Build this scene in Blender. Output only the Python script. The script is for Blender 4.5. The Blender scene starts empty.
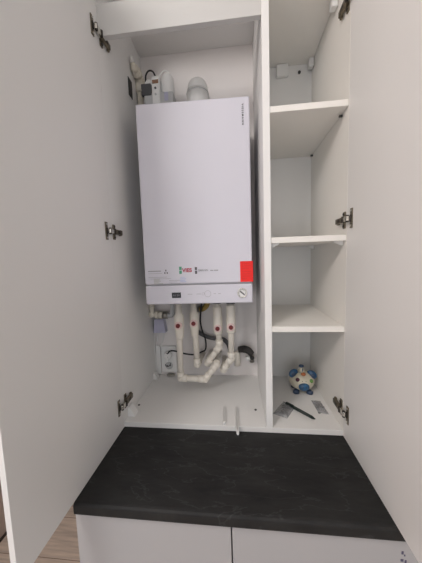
import bpy, bmesh, math, random
from mathutils import Vector, Matrix, Euler
R = random.Random(4)
sc = bpy.context.scene
C = sc.collection
ZB = 0.87                      # height of the wall cabinet's inner floor above the room floor

# ------------------------------------------------------------------ camera
yaw, pit, rol, FPX = -0.1080, -0.0943, -0.0326, 250.0
fw = Vector((math.sin(yaw)*math.cos(pit), math.cos(yaw)*math.cos(pit), math.sin(pit)))
rt = Vector((math.cos(yaw), -math.sin(yaw), 0)); up = rt.cross(fw)
r2 = rt*math.cos(rol) + up*math.sin(rol); u2 = -rt*math.sin(rol) + up*math.cos(rol)
cd = bpy.data.cameras.new('camera'); cam = bpy.data.objects.new('camera', cd); C.objects.link(cam)
m = Matrix((r2, u2, -fw)).transposed().to_4x4(); m.translation = Vector((0.4130, -0.8008, 0.5717+ZB))
cam.matrix_world = m
cd.sensor_fit = 'VERTICAL'; cd.sensor_height = 24.0; cd.lens = FPX*24.0/563.0; cd.clip_start = 0.01
sc.camera = cam

# ------------------------------------------------------------------ light
sc.view_settings.view_transform = 'Standard'; sc.view_settings.look = 'None'
sc.view_settings.gamma = 1.0; sc.view_settings.use_curve_mapping = False
sc.view_settings.exposure = 0.0
w = bpy.data.worlds.new('world'); sc.world = w; w.use_nodes = True
w.node_tree.nodes['Background'].inputs[0].default_value = (0.85, 0.92, 1, 1)
w.node_tree.nodes['Background'].inputs[1].default_value = 0.3
def area(name, loc, target, size, power, col):
    l = bpy.data.lights.new(name, 'AREA'); l.shape = 'DISK' if size[0] == size[1] else 'RECTANGLE'
    l.size = size[0]; l.size_y = size[1]; l.energy = power; l.color = col
    o = bpy.data.objects.new(name, l); C.objects.link(o); o.location = (loc[0], loc[1], loc[2]+ZB)
    o.rotation_euler = (Vector(target)-Vector(loc)).to_track_quat('-Z', 'Y').to_euler()
    return o
pl_ = bpy.data.lights.new('ceiling_lamp_light', 'POINT'); pl_.energy = 39; pl_.color = (1, 0.972, 0.95); pl_.shadow_soft_size = 0.20
po_ = bpy.data.objects.new('ceiling_lamp_light', pl_); C.objects.link(po_); po_.location = (-0.42, -1.42, 1.66+ZB)
area('rear_fill_light', (0.60, -2.60, 0.35), (0.42, 0, 0.80), (1.8, 1.4), 11, (0.82, 0.90, 1))  # added cool soft fill behind the camera, not a window of the room
area('side_fill_light', (-0.82, -1.75, 0.10), (0.80, -0.60, 0.60), (1.1, 1.3), 10, (0.86, 0.92, 1))  # unseen fill added at the left wall to brighten the right door and bay

# ------------------------------------------------------------------ materials
def mat(name, col, rough=0.5, metal=0.0, noise=0.0, nscale=8.0, bump=0.0, bscale=200.0, col2=None, emis=None, alpha=None, stretch=None, coat=0.0):
    mt = bpy.data.materials.new(name); mt.use_nodes = True
    nt = mt.node_tree; b = nt.nodes['Principled BSDF']
    b.inputs['Base Color'].default_value = (*col, 1); b.inputs['Roughness'].default_value = rough
    b.inputs['Metallic'].default_value = metal
    if coat: b.inputs['Coat Weight'].default_value = coat; b.inputs['Coat Roughness'].default_value = 0.15
    tc = nt.nodes.new('ShaderNodeTexCoord'); mp = nt.nodes.new('ShaderNodeMapping')
    nt.links.new(tc.outputs['Object'], mp.inputs['Vector'])
    if stretch: mp.inputs['Scale'].default_value = stretch
    if noise > 0 or col2:
        n = nt.nodes.new('ShaderNodeTexNoise'); n.inputs['Scale'].default_value = nscale; n.inputs['Detail'].default_value = 5
        nt.links.new(mp.outputs[0], n.inputs['Vector'])
        r = nt.nodes.new('ShaderNodeValToRGB')
        c2 = col2 or tuple(max(0, c*(1-noise)) for c in col)
        r.color_ramp.elements[0].position = 0.35; r.color_ramp.elements[1].position = 0.68
        r.color_ramp.elements[0].color = (*c2, 1); r.color_ramp.elements[1].color = (*col, 1)
        nt.links.new(n.outputs['Fac'], r.inputs[0]); nt.links.new(r.outputs[0], b.inputs['Base Color'])
    if bump > 0:
        n2 = nt.nodes.new('ShaderNodeTexNoise'); n2.inputs['Scale'].default_value = bscale; n2.inputs['Detail'].default_value = 3
        nt.links.new(mp.outputs[0], n2.inputs['Vector'])
        bp = nt.nodes.new('ShaderNodeBump'); bp.inputs['Strength'].default_value = bump; bp.inputs['Distance'].default_value = 0.001
        nt.links.new(n2.outputs['Fac'], bp.inputs['Height']); nt.links.new(bp.outputs[0], b.inputs['Normal'])
    if emis: b.inputs['Emission Color'].default_value = (*emis, 1); b.inputs['Emission Strength'].default_value = 1
    if alpha is not None: b.inputs['Alpha'].default_value = alpha
    return mt
M = {}
M['lam'] = mat('white_laminate', (0.86, 0.845, 0.825), 0.5, noise=0.02, nscale=3, bump=0.12, bscale=900)
M['cream'] = mat('inner_laminate', (0.90, 0.87, 0.82), 0.5, noise=0.02, nscale=3, bump=0.12, bscale=900)
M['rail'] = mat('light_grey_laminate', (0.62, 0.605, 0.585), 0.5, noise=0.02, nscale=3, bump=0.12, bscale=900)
M['edge'] = mat('edge_band', (0.86, 0.84, 0.82), 0.4)
M['door'] = mat('door_laminate', (0.85, 0.83, 0.81), 0.42, noise=0.02, nscale=2, bump=0.1, bscale=900)
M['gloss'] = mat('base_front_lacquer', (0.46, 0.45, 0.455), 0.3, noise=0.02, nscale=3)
M['boiler'] = mat('boiler_enamel', (0.695, 0.675, 0.74), 0.35, noise=0.01, nscale=4)
M['shadowgap'] = mat('dark_gap', (0.05, 0.05, 0.05), 0.8)
M['ppr'] = mat('white_pipe_plastic', (0.82, 0.765, 0.68), 0.4, noise=0.03, nscale=30)
M['creamplastic'] = mat('cream_plastic', (0.80, 0.74, 0.63), 0.45, noise=0.08, nscale=40)
M['white'] = mat('white_plastic', (0.86, 0.85, 0.83), 0.4)
M['back'] = mat('back_panel_board', (0.84, 0.795, 0.775), 0.5, noise=0.02, nscale=3, bump=0.1, bscale=900)
M['clip'] = mat('translucent_white_plastic', (0.80, 0.79, 0.77), 0.35)
M['greyplastic'] = mat('grey_plastic', (0.55, 0.55, 0.55), 0.45, noise=0.05, nscale=20)
M['lilac'] = mat('lilac_grey_plastic', (0.50, 0.49, 0.62), 0.4, noise=0.06, nscale=30)
M['black'] = mat('black_rubber', (0.012, 0.012, 0.013), 0.5)
M['hose'] = mat('dark_grey_hose', (0.10, 0.10, 0.105), 0.6, noise=0.3, nscale=60)
M['foam'] = mat('dark_foam_sleeve', (0.05, 0.045, 0.043), 0.85, noise=0.4, nscale=90, bump=0.4, bscale=300)
M['brass'] = mat('brass', (0.50, 0.37, 0.12), 0.35, 0.85, noise=0.3, nscale=60)
M['steel'] = mat('dull_steel', (0.42, 0.40, 0.36), 0.35, 0.9, noise=0.25, nscale=70)
M['nickel'] = mat('nickel', (0.25, 0.215, 0.16), 0.36, 0.9, noise=0.35, nscale=120)
M['bright'] = mat('bright_nickel', (0.75, 0.72, 0.66), 0.25, 0.9)
M['hdark'] = mat('hinge_recess', (0.035, 0.028, 0.022), 0.5, 0.3)
M['red'] = mat('red_cap', (0.16, 0.009, 0.011), 0.4)
M['redhalo'] = mat('pink_ring', (0.80, 0.60, 0.56), 0.45)
M['redlabel'] = mat('red_label', (0.95, 0.012, 0.006), 0.5, col2=(0.90, 0.010, 0.005), nscale=120)
M['green'] = mat('green_print', (0.09, 0.36, 0.22), 0.5)
M['redprint'] = mat('red_print', (0.50, 0.06, 0.10), 0.5)
M['greyprint'] = mat('grey_print', (0.36, 0.35, 0.37), 0.5)
M['darkprint'] = mat('dark_print', (0.12, 0.11, 0.12), 0.5)
M['paleprint'] = mat('pale_print', (0.42, 0.41, 0.43), 0.5)
M['blueprint'] = mat('pale_blue_print', (0.46, 0.52, 0.74), 0.5)
M['sage'] = mat('pale_sage_print', (0.44, 0.44, 0.37), 0.5)
M['screen'] = mat('black_screen', (0.012, 0.012, 0.016), 0.2)
M['digits'] = mat('dim_digits', (0.12, 0.12, 0.14), 0.4)
M['greyscreen'] = mat('dark_grey_screen', (0.075, 0.075, 0.08), 0.4)
M['amber'] = mat('brown_display', (0.22, 0.10, 0.045), 0.35)
M['toycream'] = mat('cream_glaze', (0.72, 0.66, 0.52), 0.3, noise=0.12, nscale=35, coat=0.3)
M['toyblue'] = mat('blue_glaze', (0.022, 0.125, 0.27), 0.3, col2=(0.012, 0.06, 0.14), nscale=60, coat=0.3)
M['toynavy'] = mat('navy_glaze', (0.025, 0.055, 0.12), 0.3, coat=0.3)
M['toyred'] = mat('dark_red_glaze', (0.07, 0.012, 0.03), 0.25)
M['toygreen'] = mat('green_glaze', (0.14, 0.30, 0.07), 0.25)
M['toyorange'] = mat('orange_glaze', (0.48, 0.15, 0.05), 0.3)
M['toydark'] = mat('black_glaze', (0.015, 0.015, 0.015), 0.25)
M['pen'] = mat('dark_green_plastic', (0.006, 0.016, 0.012), 0.5)
M['screw'] = mat('screw_metal', (0.10, 0.10, 0.10), 0.4, 0.7)
M['bagbits'] = mat('zinc_screws', (0.16, 0.155, 0.16), 0.4, 0.6, noise=0.3, nscale=120)
M['wallp'] = mat('wall_paint', (0.80, 0.80, 0.79), 0.8, noise=0.03, nscale=5, bump=0.1, bscale=200)
M['pinkwall'] = mat('pinkish_wall_paint', (0.55, 0.43, 0.37), 0.8, noise=0.05, nscale=5, bump=0.1, bscale=200)
M['ceilp'] = mat('ceiling_paint', (0.80, 0.79, 0.77), 0.85)
M['darktrim'] = mat('dark_wood_trim', (0.05, 0.032, 0.025), 0.6, noise=0.3, nscale=40)
M['plinth'] = mat('plinth_grey', (0.25, 0.25, 0.25), 0.5)

def bag_mat():
    mt = mat('clear_bag_film', (0.50, 0.50, 0.51), 0.18, bump=0.5, bscale=120)
    b = mt.node_tree.nodes['Principled BSDF']; b.inputs['Alpha'].default_value = 0.42
    return mt
M['bag'] = bag_mat()

def counter_mat():
    mt = bpy.data.materials.new('charcoal_slate_laminate'); mt.use_nodes = True
    nt = mt.node_tree; b = nt.nodes['Principled BSDF']; L = nt.links.new
    tc = nt.nodes.new('ShaderNodeTexCoord'); mp = nt.nodes.new('ShaderNodeMapping'); L(tc.outputs['Object'], mp.inputs[0])
    mp.inputs['Rotation'].default_value = (0, 0, 0.75); mp.inputs['Scale'].default_value = (1, 3.2, 1)
    n = nt.nodes.new('ShaderNodeTexNoise'); n.inputs['Scale'].default_value = 7; n.inputs['Detail'].default_value = 9; n.inputs['Roughness'].default_value = 0.7
    L(mp.outputs[0], n.inputs['Vector'])
    r = nt.nodes.new('ShaderNodeValToRGB'); e = r.color_ramp.elements
    e[0].position = 0.3; e[0].color = (0.011, 0.011, 0.0115, 1); e[1].position = 0.75; e[1].color = (0.032, 0.0315, 0.0305, 1)
    L(n.outputs['Fac'], r.inputs[0])
    # sparse pale slate veins
    n2 = nt.nodes.new('ShaderNodeTexNoise'); n2.inputs['Scale'].default_value = 6.5; n2.inputs['Detail'].default_value = 10; n2.inputs['Distortion'].default_value = 0.25
    L(mp.outputs[0], n2.inputs['Vector'])
    r2_ = nt.nodes.new('ShaderNodeValToRGB'); q = r2_.color_ramp.elements
    q[0].position = 0.488; q[0].color = (0, 0, 0, 1); q[1].position = 0.512; q[1].color = (0, 0, 0, 1)
    k = r2_.color_ramp.elements.new(0.5); k.color = (1, 1, 1, 1)
    L(n2.outputs['Fac'], r2_.inputs[0])
    mx = nt.nodes.new('ShaderNodeMix'); mx.data_type = 'RGBA'; mx.blend_type = 'ADD'
    ml = nt.nodes.new('ShaderNodeMath'); ml.operation = 'MULTIPLY'; ml.inputs[1].default_value = 0.40; L(r2_.outputs[0], ml.inputs[0])
    L(ml.outputs[0], mx.inputs[0]); L(r.outputs[0], mx.inputs[6]); mx.inputs[7].default_value = (0.05, 0.05, 0.052, 1)
    L(mx.outputs[2], b.inputs['Base Color'])
    b.inputs['Roughness'].default_value = 0.55; b.inputs['Specular IOR Level'].default_value = 0.25
    bp = nt.nodes.new('ShaderNodeBump'); bp.inputs['Strength'].default_value = 0.25; bp.inputs['Distance'].default_value = 0.002
    L(n.outputs['Fac'], bp.inputs['Height']); L(bp.outputs[0], b.inputs['Normal'])
    return mt
M['counter'] = counter_mat()

def floor_mat():
    mt = bpy.data.materials.new('oak_laminate_planks'); mt.use_nodes = True
    nt = mt.node_tree; b = nt.nodes['Principled BSDF']; L = nt.links.new
    tc = nt.nodes.new('ShaderNodeTexCoord'); mp = nt.nodes.new('ShaderNodeMapping'); L(tc.outputs['Object'], mp.inputs[0])
    mp.inputs['Rotation'].default_value = (0, 0, 0.0)
    br = nt.nodes.new('ShaderNodeTexBrick'); br.inputs['Scale'].default_value = 1.0
    br.inputs['Brick Width'].default_value = 1.2; br.inputs['Row Height'].default_value = 0.19; br.inputs['Mortar Size'].default_value = 0.0015
    br.inputs['Color1'].default_value = (0.56, 0.46, 0.385, 1); br.inputs['Color2'].default_value = (0.66, 0.55, 0.47, 1); br.inputs['Mortar'].default_value = (0.22, 0.15, 0.11, 1)
    L(mp.outputs[0], br.inputs['Vector'])
    m2 = nt.nodes.new('ShaderNodeMapping'); m2.inputs['Scale'].default_value = (2, 28, 2); L(tc.outputs['Object'], m2.inputs[0])
    n = nt.nodes.new('ShaderNodeTexNoise'); n.inputs['Scale'].default_value = 3; n.inputs['Detail'].default_value = 7; L(m2.outputs[0], n.inputs['Vector'])
    r = nt.nodes.new('ShaderNodeValToRGB'); r.color_ramp.elements[0].color = (0.72, 0.70, 0.68, 1); r.color_ramp.elements[1].color = (1.08, 1.06, 1.04, 1)
    r.color_ramp.elements[0].position = 0.3; r.color_ramp.elements[1].position = 0.7
    L(n.outputs['Fac'], r.inputs[0])
    mx = nt.nodes.new('ShaderNodeMix'); mx.data_type = 'RGBA'; mx.blend_type = 'MULTIPLY'; mx.inputs[0].default_value = 1
    L(br.outputs['Color'], mx.inputs[6]); L(r.outputs[0], mx.inputs[7]); L(mx.outputs[2], b.inputs['Base Color'])
    b.inputs['Roughness'].default_value = 0.5
    return mt
M['floor'] = floor_mat()

# ------------------------------------------------------------------ mesh helpers
class MB:
    """collects shapes (in cabinet coordinates) and links them as ONE mesh object"""
    def __init__(s): s.bm = bmesh.new()
    def _fin(s, faces, mi, smooth):
        for f in faces: f.material_index = mi; f.smooth = smooth
    def box(s, x0, x1, y0, y1, z0, z1, bev=0.0, mi=0, rot=None, seg=2):
        t = bmesh.new(); bmesh.ops.create_cube(t, size=1)
        c = Vector(((x0+x1)/2, (y0+y1)/2, (z0+z1)/2))
        bmesh.ops.scale(t, vec=(abs(x1-x0), abs(y1-y0), abs(z1-z0)), verts=t.verts)
        if bev: bmesh.ops.bevel(t, geom=t.edges[:], offset=bev, segments=seg, affect='EDGES', profile=0.5)
        mtx = Matrix.Translation(c) @ (rot.to_matrix().to_4x4() if rot else Matrix())
        bmesh.ops.transform(t, matrix=mtx, verts=t.verts)
        s._merge(t, mi, False); return s
    def _merge(s, t, mi, smooth):
        bmesh.ops.recalc_face_normals(t, faces=t.faces[:])
        for f in t.faces: f.material_index = mi; f.smooth = smooth
        me = bpy.data.meshes.new('tmp'); t.to_mesh(me); t.free(); s.bm.from_mesh(me); bpy.data.meshes.remove(me)
    def tube(s, pts, rad, seg=12, mi=0, cap=True, smooth_path=0):
        P = [Vector(p) for p in pts]
        rs = list(rad) if isinstance(rad, (list, tuple)) else [rad]*len(P)
        if smooth_path:
            Q = []; RR = []
            E = [P[0]*2-P[1]] + P + [P[-1]*2-P[-2]]
            for i in range(1, len(E)-2):
                for k in range(smooth_path):
                    u = k/smooth_path; a, b, c, d = E[i-1], E[i], E[i+1], E[i+2]
                    Q.append(0.5*((2*b)+(-a+c)*u+(2*a-5*b+4*c-d)*u*u+(-a+3*b-3*c+d)*u**3))
                    RR.append(rs[i-1]*(1-u)+rs[i]*u)
            Q.append(P[-1]); RR.append(rs[-1]); P, rs = Q, RR
        t = bmesh.new(); rings = []
        tan = []
        for i in range(len(P)):
            a = P[max(i-1, 0)]; b = P[min(i+1, len(P)-1)]
            d = (b-a)
            if 0 < i < len(P)-1:
                d1 = (P[i]-P[i-1]); d2 = (P[i+1]-P[i])
                d = (d1.normalized() if d1.length > 1e-9 else d2.normalized()) + (d2.normalized() if d2.length > 1e-9 else d1.normalized())
            tan.append(d.normalized())
        ref = Vector((0, 0, 1)) if abs(tan[0].z) < 0.9 else Vector((1, 0, 0))
        nrm = tan[0].cross(ref).normalized()
        for i, p in enumerate(P):
            if i:
                nrm = (nrm - tan[i]*nrm.dot(tan[i])).normalized()
            bi = tan[i].cross(nrm)
            sc_ = 1.0
            rings.append([t.verts.new(p + (nrm*math.cos(2*math.pi*k/seg)+bi*math.sin(2*math.pi*k/seg))*rs[i]*sc_) for k in range(seg)])
        for i in range(len(P)-1):
            for k in range(seg):
                t.faces.new((rings[i][k], rings[i][(k+1) % seg], rings[i+1][(k+1) % seg], rings[i+1][k]))
        caps = []
        if cap:
            caps = [t.faces.new(rings[0][::-1]), t.faces.new(rings[-1])]
        bmesh.ops.recalc_face_normals(t, faces=t.faces[:])
        for f in t.faces: f.smooth = True; f.material_index = mi
        for f in caps: f.smooth = False
        me = bpy.data.meshes.new('tmp'); t.to_mesh(me); t.free(); s.bm.from_mesh(me); bpy.data.meshes.remove(me)
        return s
    def ball(s, c, r, mi=0, seg=20, rot=None):
        t = bmesh.new(); bmesh.ops.create_uvsphere(t, u_segments=seg, v_segments=seg*2//3, radius=1)
        rr = r if isinstance(r, (tuple, list)) else (r, r, r)
        bmesh.ops.scale(t, vec=rr, verts=t.verts)
        mtx = Matrix.Translation(Vector(c)) @ (rot.to_matrix().to_4x4() if rot else Matrix())
        bmesh.ops.transform(t, matrix=mtx, verts=t.verts)
        s._merge(t, mi, True); return s
    def ring(s, c, axis, R_, r, mi=0, seg=24, sub=8):
        ax = Vector(axis).normalized(); a = ax.orthogonal().normalized(); b = ax.cross(a)
        t = bmesh.new(); V = []
        for i in range(seg):
            th = 2*math.pi*i/seg; d = a*math.cos(th)+b*math.sin(th)
            V.append([t.verts.new(Vector(c)+d*(R_+r*math.cos(2*math.pi*j/sub))+ax*r*math.sin(2*math.pi*j/sub)) for j in range(sub)])
        for i in range(seg):
            for j in range(sub):
                t.faces.new((V[i][j], V[(i+1) % seg][j], V[(i+1) % seg][(j+1) % sub], V[i][(j+1) % sub]))
        s._merge(t, mi, True); return s
    def prism(s, poly, y0, y1, mi=0):
        """poly of (x, z) extruded along y"""
        t = bmesh.new(); a = [t.verts.new((x, y0, z)) for x, z in poly]; b = [t.verts.new((x, y1, z)) for x, z in poly]
        t.faces.new(a); t.faces.new(b[::-1]); n = len(poly)
        for i in range(n): t.faces.new((a[i], b[i], b[(i+1) % n], a[(i+1) % n]))
        s._merge(t, mi, False); return s
    def build(s, name, mats, parent=None):
        mats = mats if isinstance(mats, (list, tuple)) else [mats]
        me = bpy.data.meshes.new(name)
        org = WLOC.get(parent.name, Vector()) if parent else None
        if org is None:
            lo = Vector((min(v.co.x for v in s.bm.verts)+max(v.co.x for v in s.bm.verts), min(v.co.y for v in s.bm.verts)+max(v.co.y for v in s.bm.verts), 0))/2
            lo.z = min(v.co.z for v in s.bm.verts); org = lo
        bmesh.ops.translate(s.bm, vec=-org, verts=s.bm.verts)
        s.bm.to_mesh(me); s.bm.free()
        for k in mats: me.materials.append(M[k] if isinstance(k, str) else k)
        o = bpy.data.objects.new(name, me); C.objects.link(o)
        if parent: o.parent = parent
        else: o.location = (org.x, org.y, org.z+ZB)
        WLOC[o.name] = org.copy()
        return o
WLOC = {}
def tag(o, label, cat, group=None, kind=None):
    if kind: o['kind'] = kind
    if label: o['label'] = label
    if cat: o['category'] = cat
    if group: o['group'] = group
    return o
def thing(name, label, cat, loc, group=None):
    o = bpy.data.objects.new(name, None); C.objects.link(o); o.empty_display_size = 0.05
    o.location = (loc[0], loc[1], loc[2]+ZB); WLOC[o.name] = Vector(loc)
    return tag(o, label, cat, group)
def struct(name, mb, mt): return tag(mb.build(name, mt), None, None, kind='structure')
def text(name, body, size, mt, parent, loc, rot, depth=0.0003, align='LEFT', label=None, bold=0.0, space=1.0):
    cu = bpy.data.curves.new('t', 'FONT'); cu.body = body; cu.size = size; cu.extrude = depth; cu.align_x = align; cu.offset = bold; cu.space_character = space
    ob = bpy.data.objects.new('t', cu); C.objects.link(ob)
    dg = bpy.context.evaluated_depsgraph_get(); me = bpy.data.meshes.new_from_object(ob.evaluated_get(dg))
    bpy.data.objects.remove(ob); me.name = name
    mtx = Matrix.Translation(Vector(loc)-WLOC[parent.name]) @ Euler(rot).to_matrix().to_4x4()
    me.transform(mtx); me.materials.clear(); me.materials.append(M[mt])
    o = bpy.data.objects.new(name, me); C.objects.link(o); o.parent = parent
    if label: o['label'] = label
    return o

# ------------------------------------------------------------------ the room
F = -0.87; TOP = 1.98
RX0, RX1, RY0, RY1 = -0.86, 2.0, -2.7, 1.20
struct('floor', MB().box(RX0-.1, RX1+.1, RY0-.1, RY1+.1, F-0.05, F), 'floor')
struct('ceiling', MB().box(RX0-.1, RX1+.1, RY0-.1, RY1+.1, TOP, TOP+0.05), 'ceilp')
struct('wall_back', MB().box(-.03, RX1+.1, 0.40, 0.50, F, TOP), 'wallp')
struct('wall_far', MB().box(RX0-.1, RX1+.1, RY1, RY1+.1, F, TOP), 'wallp')
struct('wall_left', MB().box(RX0-.1, RX0, RY0, RY1, F, TOP), 'pinkwall')
struct('wall_right', MB().box(RX1, RX1+.1, RY0, RY1, F, TOP), 'wallp')
struct('wall_front', MB().box(RX0-.1, RX1+.1, RY0-.1, RY0, F, TOP), 'wallp')
struct('trim_1', MB().box(RX0, RX0+0.012, RY0, RY1, F, F+0.012, 0.003), 'darktrim')

# ------------------------------------------------------------------ wall cabinet (the tall white carcass with its two doors)
XD0, XD1, X3, D = 0.4966, 0.5182, 0.7411, 0.3712
T = 0.018; CT = 1.473
cab = thing('wall_cabinet', 'tall white two-bay cabinet with both doors wide open standing on the black worktop', 'cabinet', (0.37, 0.18, -T))
MB().box(-T, 0, 0, D, 0, CT+T, .0008).build('side_panel', 'lam', cab)
MB().box(X3, X3+T, 0, D, 0, CT+T, .0008).build('side_panel', 'cream', cab)
MB().box(XD0, XD1, 0, D, 0, CT, .001).build('divider', 'lam', cab)
MB().box(-T, X3+T, 0, D, -T, 0, .001).build('bottom_panel', 'lam', cab)
MB().box(0, X3, 0.001, D, CT, CT+T, .001).build('top_panel', 'lam', cab)
MB().box(-T, XD0+.006, D, D+0.004, -T, CT+T).build('back_panel', 'back', cab)
MB().box(XD0+.008, X3+T, D, D+0.004, -T, CT+T).build('back_panel', 'white', cab)
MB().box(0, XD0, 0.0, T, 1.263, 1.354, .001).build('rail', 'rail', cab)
def shelf(z, bk=True):
    o = MB().box(XD1+.0005, X3-.0005, 0.002, D-.0005, z, z+T, .001).build('shelf', 'cream', cab)
    return o
def pin(par, x, y, z, sgn):
    # little triangular white shelf support: flat flange under the shelf and a leg down the panel
    MB().prism([(x, z), (x+sgn*.026, z), (x+sgn*.026, z-.004), (x+sgn*.004, z-.014), (x, z-.014)], y-.008, y+.008).build('shelf_pin', 'clip', par)
s1 = shelf(0.9953); s2 = shelf(0.6106); s3 = shelf(0.3269); s0 = shelf(1.3699)
for s_, z in ((s2, .6106),):
    pin(s_, XD1+.001, 0.03, z, 1); pin(s_, X3-.001, 0.03, z, -1); pin(s_, X3-.001, 0.33, z, -1); pin(s_, XD1+.001, 0.33, z, 1)
for s_, z in ((s1, .9953), (s3, .3269)):
    for y in (0.045, 0.345):
        MB().tube([(X3-.001, y, z-.006), (X3-.010, y, z-.006)], .0038, 10).build('shelf_pin', 'screw', s_)
for y in (0.1, 0.345):
    MB().box(X3-.02, X3-.001, y-.012, y+.012, 1.3699-.034, 1.3699-.001, .003).build('corner_bracket', 'white', cab)
MB().box(0.594, 0.642, D-.02, D-.001, 1.322, 1.369, .003).build('hanger_cover', 'white', cab)
MB().tube([(0.690, D-.0005, 1.339), (0.690, D-.005, 1.339)], .006, 14).build('screw', 'screw', cab)
for x, y in ((0.012, 0.103), (0.468, 0.096), (0.695, 0.090)):
    MB().tube([(x, y, 0.0), (x, y, 0.0018)], .0045, 12).build('screw', 'screw', cab)
for y, k in ((0.045, 1.0), (0.325, .8)):
    MB().prism([(0.0005, 0.0005), (0.026*k, 0.0005), (0.026*k, .006), (0.007, 0.036*k), (0.0005, 0.036*k)], y-.015, y+.015).build('corner_bracket', 'white', cab)
# dark cable slot in the left panel beside the boiler top
MB().box(0.0002, 0.002, 0.215, 0.250, 1.225, 1.292).build('cable_slot', 'black', cab)

def door(x0, x1, y0, face_x, sgn, hz):
    d = MB().box(x0, x1, y0, -.0006, -.0165, 1.412, .0006).build('door', ['door'], cab)
    for z in hz:
        h = MB()
        X = lambda a: face_x + sgn*a
        def bx(a0, a1, y0_, y1_, z0, z1, bev=.0008, mi=0, rot=None):
            h.box(min(X(a0), X(a1)), max(X(a0), X(a1)), y0_, y1_, z+z0, z+z1, bev, mi, rot)
        # cup flange let into the door, with its dark cup
        bx(.0002, .0030, -.040, -.026, -.028, .028)
        bx(.0010, .0060, -.037, -.029, -.010, .010, .0015, 2)
        h.tube([(X(.003), -.033, z+.021), (X(.0045), -.033, z+.021)], .0035, 10, 1)
        h.tube([(X(.003), -.033, z-.021), (X(.0045), -.033, z-.021)], .0035, 10, 1)
        # bridging arm (bright) and knuckles
        bx(.005, .014, -.031, .006, -.0075, .0075, .002, 1)
        h.tube([(X(.010), -.026, z-.010), (X(.010), -.026, z+.010)], .0045, 10, 2)
        h.tube([(X(.013), -.002, z-.009), (X(.013), -.002, z+.009)], .0042, 10, 2)
        # mounting plate on the cabinet side with wings, and the arm tail
        bx(.0002, .0045, .006, .020, -.025, .025, .0012)
        h.tube([(X(.0045), .013, z+.018), (X(.0065), .013, z+.018)], .004, 10, 2)
        h.tube([(X(.0045), .013, z-.018), (X(.0065), .013, z-.018)], .004, 10, 2)
        bx(.0045, .0145, .002, .052, -.008, .008, .0015)
        bx(.0140, .0152, .018, .034, -.005, .005, .0004, 2)
        bx(.0020, .0090, .046, .056, -.010, -.004, .001); bx(.0020, .0090, .046, .056, .004, .010, .001)
        h.build('hinge', ['nickel', 'bright', 'hdark'], d)
    return d
door(-.012, 0.0, -.437, 0.0, 1, (1.268, 0.668, 0.072))
door(X3, X3+T, -.437, X3, -1, (1.275, 0.672, 0.074))

# ------------------------------------------------------------------ worktop
wk = MB()
t = bmesh.new()
prof = [(D, -.049), (D, -.0182), (-.272, -.0182), (-.2775, -.0195), (-.2812, -.0232), (-.282, -.027), (-.282, -.045), (-.2805, -.048), (-.276, -.049)]
a = [t.verts.new((-.002, y, z)) for y, z in prof]; b = [t.verts.new((.798, y, z)) for y, z in prof]
t.faces.new(a); t.faces.new(b[::-1])
for i in range(len(prof)): t.faces.new((a[i], b[i], b[(i+1) % len(prof)], a[(i+1) % len(prof)]))
wk._merge(t, 0, False)
tag(wk.build('worktop', 'counter'), 'charcoal black slate-look worktop between the open cabinet doors', 'worktop')

# ------------------------------------------------------------------ base cabinet
bc = thing('base_cabinet', 'white handleless two-door base cabinet under the black worktop', 'cabinet', (0.37, 0.05, F))
ZT = -.0495
cb = MB()
cb.box(-.008, .010, -.248, D, F+.10, ZT); cb.box(.782, .800, -.248, D, F+.10, ZT); cb.box(.010, .782, -.248, D, F+.10, F+.118)
cb.box(.010, .782, D-.006, D, F+.118, ZT); cb.box(.010, .782, -.248, -.15, ZT-.018, ZT); cb.box(.010, .782, .28, D-.006, ZT-.018, ZT)
cb.build('carcass', 'lam', bc)
MB().box(.005, .790, -.200, -.184, F+.001, F+.0995).build('plinth', 'plinth', bc)
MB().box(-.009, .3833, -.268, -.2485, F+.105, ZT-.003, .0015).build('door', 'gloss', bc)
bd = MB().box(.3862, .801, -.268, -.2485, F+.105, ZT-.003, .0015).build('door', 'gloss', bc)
stk = MB()
for (x, z, w_, h_) in ((.7610, -.0905, .0045, .0075), (.7655, -.0965, .003, .004), (.7605, -.109, .006, .006), (.7680, -.112, .004, .008)):
    stk.box(x-w_/2, x+w_/2, -.2686, -.2679, z-h_/2, z+h_/2, .0002)
stk.build('purple_marks', mat('purple_ink', (0.09, 0.08, 0.15), 0.5), bd)

# ------------------------------------------------------------------ boiler
BX0, BX1, BY, BZ0, BZ1, SE = 0.064, 0.461, 0.104, 0.404, 1.1145, 0.4765
boi = thing('boiler', 'large white wall-hung gas boiler with a red sticker at its lower right', 'boiler', (0.267, 0.22, BZ0))
MB().box(BX0+.003, BX1-.003, BY+.012, 0.345, BZ0+.004, BZ1-.003, .002).build('housing', 'greyplastic', boi)
MB().box(BX0+.10, BX1-.10, 0.345, 0.356, BZ1-.12, BZ1-.06).build('wall_bracket', 'steel', boi)
MB().box(BX0, BX1, BY, 0.340, SE+.0022, BZ1, .005, seg=3).build('cover', 'boiler', boi)
MB().box(BX0, BX1, BY, 0.335, BZ0, SE-.0022, .004, seg=3).build('control_panel', 'boiler', boi)
yf = BY-.0003; rx = (math.pi/2, 0, 0)
def flat(name, rects, mt, y=yf, th=.0008):
    mb = MB()
    for (x0, x1, z0, z1) in rects: mb.box(x0, x1, y-th, y+.0006, z0, z1)
    return mb.build(name, mt, boi)
ds = flat('display', [(.163, .197, .4275, .4475)], 'screen')
dg_ = MB()
for x in (.170, .1755, .184, .1895): dg_.box(x-.0016, x+.0016, yf-.0012, yf-.0004, .4345, .4405)
dg_.build('digits', 'digits', ds)
g = MB(); gx, gz = .423, .441
g.tube([(gx, yf+.001, gz), (gx, yf-.0025, gz)], .0155, 32)
go = g.build('pressure_gauge', 'white', boi)
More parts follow.
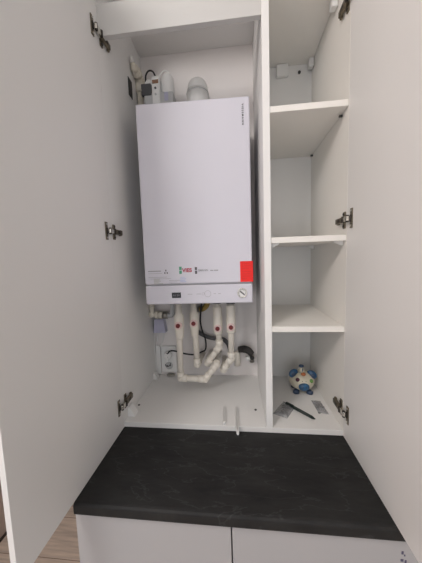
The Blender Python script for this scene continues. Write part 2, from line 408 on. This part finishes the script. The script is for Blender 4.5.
MB().ring((gx, yf-.0025, gz), (0, 1, 0), .0160, .0020, seg=32).build('bezel', 'bright', go)
dl = MB()
for k in range(11):
    a_ = math.radians(-40+26*k); c_, s_ = math.cos(a_), math.sin(a_)
    dl.box(gx+.0122*c_-.0009, gx+.0122*c_+.0009, yf-.0034, yf-.0024, gz+.0122*s_-.0016, gz+.0122*s_+.0016, rot=Euler((0, -a_+math.pi/2, 0)))
dl.build('scale', 'darkprint', go)
MB().box(gx-.010, gx+.010, yf-.0045, yf-.0030, gz-.0024, gz+.0024, rot=Euler((0, math.radians(40), 0))).build('needle', 'darkprint', go)
lb = flat('warning_label', [(.4175, .4635, .481, .556)], 'redlabel'); lb['label'] = 'bright red rectangular label'
mb = MB()
for k, (w_, z) in enumerate(((.030, .548), (.034, .539), (.024, .530), (.034, .518), (.030, .510), (.034, .502), (.018, .493))):
    mb.box(.4235, .4235+w_, yf-.0011, yf-.0003, z-.0012, z+.0012)
mb.build('fine_print', mat('dark_red_print', (0.80, 0.016, 0.008), .5), lb)
# logo: green mark, small red letters, dark mark, long pale line of print
flat('logo_mark', [(.1945, .2040, .5165, .5285), (.1945, .2040, .5310, .5430)], 'green')
text('logo_letters', 'VIES', .0195, 'redprint', boi, (.2060, yf-.0008, .5228), rx, bold=.0006)
flat('logo_mark', [(.2525, .2605, .5150, .5265), (.2525, .2605, .5290, .5400)], 'darkprint')
text('logo_subtitle', 'SMANN', .0105, 'greyprint', boi, (.2650, yf-.0006, .5240), rx, bold=.0002)
flat('fine_print', [(.309, .320, .5245, .5280), (.322, .338, .5245, .5280)], 'greyprint')
text('vertical_lettering', 'VIESSMANN', .0092, 'darkprint', boi, (.4340, yf-.0006, 1.0900), (math.pi/2, math.pi/2, 0), bold=.0001, space=1.55)
# notices at the lower left
flat('notice_print', [(.078, .126, .5270, .5305)], 'greyprint')
flat('notice_print', [(.078, .130, .5195, .5208), (.078, .148, .5055, .5068), (.085, .163, .5000, .5010), (.155, .196, .4925, .4937), (.155, .185, .487, .4880), (.160, .196, .4815, .4825)], 'paleprint')
tri = MB()
for x, z in ((.1445, .5305), (.1405, .5215), (.1495, .5215)): tri.box(x-.0022, x+.0022, yf-.0009, yf+.0004, z-.003, z+.003, .0006)
tri.build('warning_symbol', 'darkprint', boi)
flat('notice_print', [(.098, .122, .4990, .5005), (.098, .119, .4950, .4965), (.098, .124, .4910, .4925), (.098, .118, .4870, .4885), (.098, .132, .4818, .4835)], 'sage')
flat('approval_stamp', [(.196, .219, .4865, .4885), (.196, .215, .4915, .4935), (.196, .219, .4970, .4990), (.198, .215, .5030, .5045)], 'blueprint')
ic = MB(); ic.ring((.297, yf-.0002, .4405), (0, 1, 0), .0115, .0006, seg=28)
for x0, x1 in ((.222, .240), (.255, .272), (.319, .327), (.335, .345)): ic.box(x0, x1, yf-.0008, yf+.0004, .4395, .4412)
ic.ring((.280, yf-.0002, .4405), (0, 1, 0), .0045, .0005, seg=18)
ic.build('touch_symbols', 'paleprint', boi)
# underside stubs and fittings
MB().box(.09, .44, .17, .33, BZ0-.007, BZ0+.001, .002).build('base_tray', 'greyplastic', boi)
boi.rotation_euler.z = math.radians(2.2)

# flue elbow on the boiler
fl = thing('flue_elbow', 'white flue elbow standing on top of the boiler and turning into the wall', 'flue', (.268, .262, BZ1))
MB().tube([(.268, .262, BZ1+.0005), (.268, .262, BZ1+.012)], .050, 32).build('flange', 'white', fl)
MB().tube([(.268, .262, BZ1+.006), (.268, .262, 1.236)], .043, 32).build('pipe', 'white', fl)
MB().ring((.268, .262, 1.228), (0, 0, 1), .0425, .0022, seg=36).build('seal_ring', 'greyplastic', fl)
e = [(.268, .262, 1.205), (.268, .262, 1.236)]
for k in range(1, 7):
    a_ = math.radians(15*k); e.append((.268, .262+.018*(1-math.cos(a_)), 1.236+.018*math.sin(a_)))
MB().tube(e+[(.268, .365, 1.254)], .0405, 32).ball((.268, .267, 1.248), .0406, seg=32).build('elbow', 'white', fl)

# meter with two domed caps on the boiler's top left
mt_ = thing('meter', 'white meter box with a dark screen and domed caps on the boiler top', 'meter', (.105, .255, BZ1))
MB().box(.046, .166, .235, .292, BZ1+.001, 1.236, .006).build('body', 'greyplastic', mt_)
MB().tube([(.064, .258, 1.20), (.064, .258, 1.262), (.064, .258, 1.282), (.064, .258, 1.294), (.064, .258, 1.299)], [.020, .020, .0185, .012, .002], 24).build('cap', 'white', mt_)
MB().tube([(.139, .262, 1.18), (.139, .262, 1.275), (.139, .262, 1.298), (.139, .262, 1.312), (.139, .262, 1.317)], [.027, .027, .024, .015, .002], 24).build('cap', 'white', mt_)
fp = MB().box(.083, .114, .226, .285, 1.13, 1.292, .005).build('front_unit', 'white', mt_)
MB().box(.086, .111, .2245, .228, 1.262, 1.276, .001).build('readout', 'amber', fp)
for z in (1.245, 1.222): MB().tube([(.098, .227, z), (.098, .2235, z)], .004, 14).build('button', 'greyscreen' if z > 1.23 else 'greyplastic', fp)
MB().box(.038, .078, .231, .245, 1.226, 1.269, .002).build('screen', 'greyscreen', mt_)
MB().box(.130, .146, .2335, .240, 1.20, 1.232, .001).build('rating_plate', 'lilac', mt_)
MB().tube([(.050, .257, 1.292), (.052, .257, 1.318), (.066, .257, 1.333), (.084, .257, 1.325), (.098, .257, 1.288)], .0033, 10, smooth_path=6).build('cable', 'black', mt_)
MB().tube([(.106, .257, 1.288), (.112, .257, 1.312), (.128, .257, 1.326), (.146, .257, 1.318), (.156, .257, 1.294)], .003, 10, smooth_path=6).build('cable', 'white', mt_)
mt_.location.x += 0.008

# ------------------------------------------------------------------ pipework
def pipe_run(label, path, r, joints, valve=None, capz=None, wall_end=None, mtl='ppr'):
    o = thing('water_pipe', label, 'pipe', path[0], 'white plastic water pipes under the boiler')
    tb = MB()
    for a_, b_ in zip(path[:-1], path[1:]): tb.tube([a_, b_], r, 18)
    tb.build('tube', mtl, o)
    for i in joints:
        P = [Vector(p) for p in path]; p = P[i]
        d1 = (P[i-1]-p).normalized(); d2 = (P[i+1]-p).normalized()
        el = MB().ball(p, r*1.24, seg=20)
        el.tube([p, p+d1*r*2.2], r*1.22, 18); el.tube([p, p+d2*r*2.2], r*1.22, 18)
        el.build('elbow', mtl, o)
    if wall_end:
        p = Vector(path[-1]); MB().tube([p-Vector((0, .028, 0)), p-Vector((0, .001, 0))], r*1.5, 20).build('wall_socket', mtl, o)
    if valve:
        x, y, z, kind = valve
        v = MB()
        if kind == 0:
            v.tube([(x, y, z+.062), (x, y, z+.045), (x, y, z+.040), (x, y, z-.012), (x, y, z-.055), (x, y, z-.062)], [r*1.12, r*1.15, r*1.6, r*1.65, r*1.25, r*1.02], 20)
        else:
            v.tube([(x, y, z+.090), (x, y, z+.084), (x, y, z+.03), (x, y, z+.022), (x, y, z-.024), (x, y, z-.032)], [r*1.15, r*1.5, r*1.5, r*1.62, r*1.62, r*1.05], 20)
        vo = v.build('valve', mtl, o)
        MB().tube([(x, y-r*1.3, z), (x, y-r*1.85, z)], r*1.28, 24).build('valve_collar', 'redhalo', vo)
        MB().tube([(x, y-r*1.8, z), (x, y-r*2.25, z), (x, y-r*2.35, z)], [r*.72, r*.72, r*.6], 20).build('valve_cap', 'red', vo)
    if capz:
        p = path[0]; MB().tube([(p[0], p[1], p[2]), (p[0], p[1], p[2]-.016)], r*1.45, 20).build('union_nut', capz, o)
    return o
ZP = BZ0-.0075; r_ = .0125
pipe_run('white water pipe farthest left under the boiler, looping along the bottom', [(.166, .20, ZP), (.162, .20, .067), (.266, .20, .064), (.315, .215, .122), (.315, D-.002, .122)], r_, (1, 2, 3), (.166, .20, .300, 0))
pipe_run('second white water pipe from the left, running straight down', [(.222, .235, ZP), (.229, .235, .112), (.236, D-.002, .110)], r_, (1,), (.2235, .235, .300, 0))
pipe_run('third white water pipe from the left, bent sideways below its red valve', [(.322, .235, ZP), (.328, .235, .195), (.274, .240, .116), (.274, D-.002, .116)], r_, (1, 2), (.324, .235, .278, 1), 'hose')
pipe_run('white water pipe farthest right under the boiler, hooking left near the bottom', [(.381, .225, ZP), (.378, .225, .145), (.342, .238, .090), (.342, D-.002, .088)], r_, (1, 2), (.380, .225, .286, 1), 'hose')
# capped white stub beside the right pipe
st = thing('pipe_stub', 'short capped white pipe stub rising from the wall beside the right pipe', 'pipe', (.402, .34, .07))
MB().tube([(.402, .345, .062), (.402, .345, .118), (.402, .345, .128)], [.0145, .0145, .011], 18).build('tube', 'ppr', st)
MB().tube([(.402, .345, .082), (.402, D-.001, .082)], .0125, 18).build('tube', 'ppr', st)
# valve fitting with dark sleeve low in the right corner
sl = thing('sleeved_valve', 'metal stop valve with a dark foam sleeve in the right corner', 'valve', (.45, .34, .10))
MB().tube([(.408, .345, .138), (.430, .342, .142), (.452, .338, .138), (.470, .336, .120)], [.014, .0165, .0165, .014], 16, smooth_path=5).build('foam_sleeve', 'foam', sl)
vb = MB(); vb.tube([(.468, .338, .118), (.470, .338, .082)], .0105, 16); vb.tube([(.468, .338, .098), (.452, .332, .102)], [.0105, .008], 16); vb.tube([(.469, .338, .092), (.469, D-.001, .092)], .009, 14)
vb.build('valve_body', 'steel', sl)
MB().tube([(.448, .331, .112), (.454, .331, .094)], .0095, 14).build('handle', 'white', sl)
MB().tube([(.470, .327, .108), (.470, .322, .108)], .010, 14).build('cap', 'black', sl)
# condensate hose
hz = thing('drain_hose', 'dark grey flexible drain hose sagging behind the white pipes', 'hose', (.30, .33, .2))
pts = [(.205, .33, ZP-.0), (.203, .335, .30), (.212, .342, .235), (.255, .345, .203), (.298, .345, .192), (.338, .345, .188), (.362, .346, .160), (.370, .352, .120), (.370, D-.002, .098)]
hb = MB().tube(pts, .0098, 14, smooth_path=8)
hb.build('hose', 'hose', hz)
# black cable to the socket
cbk = thing('power_cable', 'thin black power cable looping from the boiler to the wall socket', 'cable', (.25, .33, .15))
MB().tube([(.252, .296, ZP), (.246, .290, .350), (.238, .308, .285), (.244, .318, .235), (.257, .318, .195), (.256, .318, .150), (.236, .318, .136), (.200, .318, .123), (.150, .318, .128), (.107, .322, .138), (.082, .330, .134), (.068, .336, .118)], .0036, 10, smooth_path=6).build('cord', 'black', cbk)
MB().tube([(.068, .336, .122), (.066, .338, .100)], [.0055, .0075], 12).build('strain_relief', 'black', cbk)
# brass gas connection
bg = thing('gas_connection', 'brass gas connection with a ribbed sleeve under the boiler middle', 'gas fitting', (.272, .30, ZP))
MB().tube([(.276, .29, ZP), (.276, .29, .372), (.262, .300, .350), (.240, .315, .338)], .0125, 16, smooth_path=4).build('elbow', 'brass', bg)
MB().tube([(.276, .29, ZP), (.276, .29, ZP-.014)], .017, 6).build('nut', 'brass', bg)
MB().tube([(.246, .312, .341), (.232, .332, .334), (.230, D-.002, .334)], .0135, 14).build('tail', 'steel', bg)
# grey pipe group behind the left pipes
gp = thing('elbow_fitting', 'cream threaded elbow fitting below the left corner of the boiler', 'pipe fitting', (.02, .305, .32))
MB().tube([(.014, 0.305, .358), (.014, 0.305, .322), (.030, 0.305, .318), (.066, 0.305, .316)], .0125, 16).ball((.014, 0.305, .320), .0165).build('elbow', 'creamplastic', gp)
MB().tube([(.030, 0.305, .318), (.043, 0.305, .317)], .018, 12).tube([(.050, 0.305, .317), (.064, 0.305, .316)], .0175, 12).build('nut', 'creamplastic', gp)
MB().tube([(.066, 0.305, .316), (.088, 0.305, .315)], .017, 10).build('union_nut', 'steel', gp)
MB().tube([(.084, 0.305, .315), (.108, 0.305, .320), (.112, 0.305, ZP-.0)], .011, 14, smooth_path=4).build('tail', 'greyplastic', gp)
# long cream pipe in the left corner, with the cluster of fittings at its top
cp = thing('corner_pipe', 'cream pipe up the left back corner with bulky elbow fittings on top', 'pipe', (.014, .305, .36))
MB().tube([(.014, .305, .3585), (.014, .305, 1.325)], .0125, 16).build('tube', 'creamplastic', cp)
MB().ball((.017, .303, 1.334), .0205).tube([(.014, .305, 1.334), (.014, .305, 1.285)], .0175, 16).build('elbow', 'creamplastic', cp)
MB().tube([(.017, .303, 1.336), (.017, .256, 1.343)], .0165, 16).tube([(.017, .284, 1.340), (.017, .270, 1.342)], .0205, 8).build('union_nut', 'creamplastic', cp)
MB().ball((.0165, .252, 1.343), .0165).tube([(.016, .252, 1.343), (.013, .238, 1.358)], [.012, .009], 14).build('elbow', 'creamplastic', cp)
MB().tube([(.013, .240, 1.356), (.012, .236, 1.378)], [.0085, .0065], 12).build('test_nipple', 'white', cp)
MB().tube([(.034, .300, 1.318), (.034, .300, 1.262)], .009, 12).tube([(.034, .300, 1.318), (.020, .303, 1.334)], .009, 12).build('side_branch', 'creamplastic', cp)

# ------------------------------------------------------------------ electrics on the back wall
so = thing('wall_socket', 'white double wall socket with a white plug in it', 'socket', (.066, D, .08))
MB().box(.028, .104, D-.012, D-.001, .014, .148, .004).build('face_plate', 'white', so)
for z in (.112, .050):
    MB().ring((.066, D-.012, z), (0, 1, 0), .021, .0018, seg=28).build('socket_rim', 'white', so)
MB().tube([(.066, D-.0125, .050), (.066, D-.0135, .050)], .019, 24).tube([(.059, D-.0130, .050), (.059, D-.0145, .050)], .0028, 10, 1).tube([(.073, D-.0130, .050), (.073, D-.0145, .050)], .0028, 10, 1).build('socket_well', ['greyplastic', 'black'], so)
pl = thing('power_plug', 'rounded white mains plug pushed into the upper socket', 'plug', (.066, .345, .098))
MB().tube([(.066, D-.0142, .108), (.066, D-.030, .106), (.066, D-.040, .104)], [.0195, .019, .013], 24).build('body', 'white', pl)
MB().box(.060, .072, D-.044, D-.030, .078, .106, .004).build('grip', 'white', pl)
MB().tube([(.055, .333, .066), (.063, .330, .058), (.075, .331, .060), (.082, .334, .072)], .0022, 8, smooth_path=4).build('cord', 'greyscreen', pl)
ad = thing('power_adapter', 'lilac-grey plug-in power adapter below the cream elbow fitting', 'adapter', (.02, .35, .24))
MB().prism([(.004, .222), (.064, .222), (.056, .288), (.012, .288)], .334, D-.001).build('body', 'lilac', ad)
MB().prism([(.013, .238), (.055, .238), (.051, .276), (.017, .276)], .3325, .335).build('panel', 'lilac', ad)
MB().tube([(.010, .345, .222), (.004, .342, .185), (.004, .340, .13), (.008, .338, .065), (.014, .335, .018), (.018, .30, .004)], .0022, 8, smooth_path=6).build('cord', 'clip', ad)
MB().tube([(.052, .345, .222), (.050, .342, .195), (.036, .340, .160), (.022, .340, .150), (.012, .340, .165)], .002, 8, smooth_path=6).build('cord', 'clip', ad)
MB().tube([(.024, .345, .222), (.022, .342, .20), (.020, .340, .18)], .002, 8, smooth_path=6).build('cord', 'clip', ad)
tr = MB().box(.0005, .024, D-.010, D-.0005, .002, .150, .002)
tag(tr.build('cable_trunking', 'white'), 'slim white upright cable trunking beside the double socket', 'trunking')
dp = MB().ball((.075, .352, .006), (.022, .012, .0055)).tube([(.062, .350, .004), (.092, .352, .005)], .0035, 10)
tag(dp.build('pipe_clip', 'steel'), 'small dull metal clip lying on the cabinet floor under the socket', 'clip')

# ------------------------------------------------------------------ loose things on the cabinet floor
def strip(label, p0, p1, w_=.0085, h_=.010, hook=False):
    o = thing('plastic_strip', label, 'strip', (p0[0], p0[1], 0), 'white plastic strips on the cabinet floor')
    a_ = Vector(p0); b_ = Vector(p1); d = (b_-a_); n = Vector((-d.y, d.x, 0)).normalized()*w_/2
    mb = MB(); ang = math.atan2(d.y, d.x); c = (a_+b_)/2
    mb.box(c.x-d.length/2, c.x+d.length/2, c.y-w_/2, c.y+w_/2, c.z, c.z+.0016, .0004, rot=Euler((0, 0, ang)))
    for s_ in (-1, 1):
        q = c+n*s_*.86
        mb.box(q.x-d.length/2, q.x+d.length/2, q.y-.0006, q.y+.0006, c.z+.001, c.z+h_, rot=Euler((0, 0, ang)))
    mb.build('channel', 'white', o)
    MB().box(b_.x-w_*.6, b_.x+w_*.6, b_.y-.003, b_.y+.003, b_.z+.0002, b_.z+h_+.001, .0008, rot=Euler((0, 0, ang))).build('end_cap', 'white', o)
    return o
strip('short white plastic strip lying wholly inside the cabinet floor', (.349, .102, .0003), (.356, .008, .0003))
strip('longer white plastic strip poking out over the black worktop edge', (.396, .100, .0003), (.4015, -.038, .0003), .009)

# ------------------------------------------------------------------ right bay bottom: toy pig, pen, bags
pg = thing('piggy_bank', 'cream toy piggy bank with blue ears and snout in the bottom right compartment', 'piggy bank', (.672, .25, 0))
px, py = .672, .25
ydirection = 0
MB().ball((px, py, .0455), (.052, .047, .0425), seg=32).build('body', 'toycream', pg)
for s_, ex, ez in ((-1, -.036, .079), (1, .037, .074)):
    MB().ball((px+ex, py-.014, ez), (.021, .009, .018), seg=20, rot=Euler((0, s_*.5, -s_*.25))).build('ear', 'toyblue', pg)
    MB().ball((px+ex*1.02, py-.021, ez-.002), (.011, .005, .009), seg=14, rot=Euler((0, s_*.5, -s_*.25))).build('inner_ear', 'toynavy', pg)
MB().ball((px-.001, py-.044, .036), (.0215, .012, .0165), seg=24).build('snout', 'toyblue', pg)
for s_ in (-1, 1):
    MB().ball((px-.001+s_*.007, py-.0555, .038), (.0028, .0018, .004), seg=10).build('nostril', 'toynavy', pg)
    MB().ball((px+s_*.007, py-.0435, .058), (.0020, .0015, .0020), seg=8).build('freckle', 'toydark', pg)
MB().ball((px-.025, py-.0385, .063), (.0085, .005, .0085), seg=16).build('eye', 'toyred', pg)
MB().ball((px+.029, py-.0365, .057), (.0085, .005, .0085), seg=16).build('eye', 'toygreen', pg)
MB().ball((px, py-.030, .083), (.010, .008, .007), seg=16).build('forelock', 'toyorange', pg)
MB().tube([(px-.002, py-.016, .084), (px-.003, py-.016, .098), (px-.004, py-.016, .108)], [.012, .010, .0085], 16).build('top_knob', 'toycream', pg)
MB().ball((px-.005, py-.016, .112), (.0105, .0095, .007), seg=16).tube([(px-.002, py-.0275, .094), (px-.002, py-.0275, .106)], .0022, 8).build('knob_tip', 'toynavy', pg)
for dx, dy in ((-.028, -.026), (.026, -.028), (-.026, .022), (.026, .022)):
    MB().tube([(px+dx, py+dy, .0005), (px+dx, py+dy, .0045), (px+dx*.8, py+dy*.8, .012)], [.0135, .014, .009], 18).build('foot', 'toynavy', pg)

pn = thing('pen', 'dark green-black pen lying aslant in front of the piggy bank', 'pen', (.625, .092, 0))
a_, b_ = Vector((.586, .136, .0225)), Vector((.668, .046, .0055)); a_.z = .0062
d = (b_-a_)
MB().tube([a_+d*.02, a_+d*.35, a_+d*.9], [.0058, .0058, .0052], 16).build('barrel', 'pen', pn)
MB().tube([a_, a_+d*.02, a_+d*.06], [.0045, .0060, .0062], 16).tube([a_+d*.02+Vector((0, 0, .006)), a_+d*.28+Vector((0, 0, .0075))], .0013, 8).build('clip', 'pen', pn)
MB().tube([a_+d*.9, a_+d*.98, b_], [.0050, .0025, .0009], 14).build('tip', 'pen', pn)

def bag(label, corners, seed, nbits):
    rr = random.Random(seed)
    c = sum((Vector((x, y, 0)) for x, y in corners), Vector())/4
    o = thing('screw_bag', label, 'bag', (c.x, c.y, 0), 'clear bags of fittings')
    P = [Vector((x, y, 0)) for x, y in corners]
    n = 12; t = bmesh.new()
    top = []; bot = []
    for i in range(n+1):
        ra = []; rb = []
        for j in range(n+1):
            u, v = i/n, j/n
            p = P[0]*(1-u)*(1-v)+P[1]*u*(1-v)+P[2]*u*v+P[3]*(1-u)*v
            h = (math.sin(math.pi*u)*math.sin(math.pi*v))**.6*.010*(1+.35*rr.uniform(-1, 1))
            ra.append(t.verts.new((p.x, p.y, .0012+h))); rb.append(t.verts.new((p.x, p.y, .0006)))
        top.append(ra); bot.append(rb)
    for i in range(n):
        for j in range(n):
            t.faces.new((top[i][j], top[i+1][j], top[i+1][j+1], top[i][j+1])); t.faces.new((bot[i][j], bot[i][j+1], bot[i+1][j+1], bot[i+1][j]))
    for i in range(n):
        for A, B in (((i, 0), (i+1, 0)), ((i+1, n), (i, n)), ((0, i+1), (0, i)), ((n, i), (n, i+1))):
            t.faces.new((top[A[0]][A[1]], top[B[0]][B[1]], bot[B[0]][B[1]], bot[A[0]][A[1]]))
    mb = MB(); mb._merge(t, 0, True); mb.build('film', 'bag', o)
    for k in range(nbits):
        u, v = rr.uniform(.24, .76), rr.uniform(.24, .76)
        p = P[0]*(1-u)*(1-v)+P[1]*u*(1-v)+P[2]*u*v+P[3]*(1-u)*v
        an = rr.uniform(0, math.pi); q = Vector((math.cos(an), math.sin(an), 0))
        s_ = MB().tube([p-q*.006+Vector((0, 0, .004)), p+q*.006+Vector((0, 0, .004))], .0014, 8)
        s_.tube([p-q*.0072+Vector((0, 0, .004)), p-q*.0058+Vector((0, 0, .004))], .0028, 10)
        s_.build('screw', 'bagbits', o)
    return o
bag('clear bag of screws lying left of the pen, by the divider', [(.528, .076), (.580, .156), (.618, .122), (.574, .050)], 3, 22)
bag('clear bag of screws lying right of the pen, by the hinge', [(.688, .168), (.722, .166), (.726, .082), (.692, .090)], 9, 15)
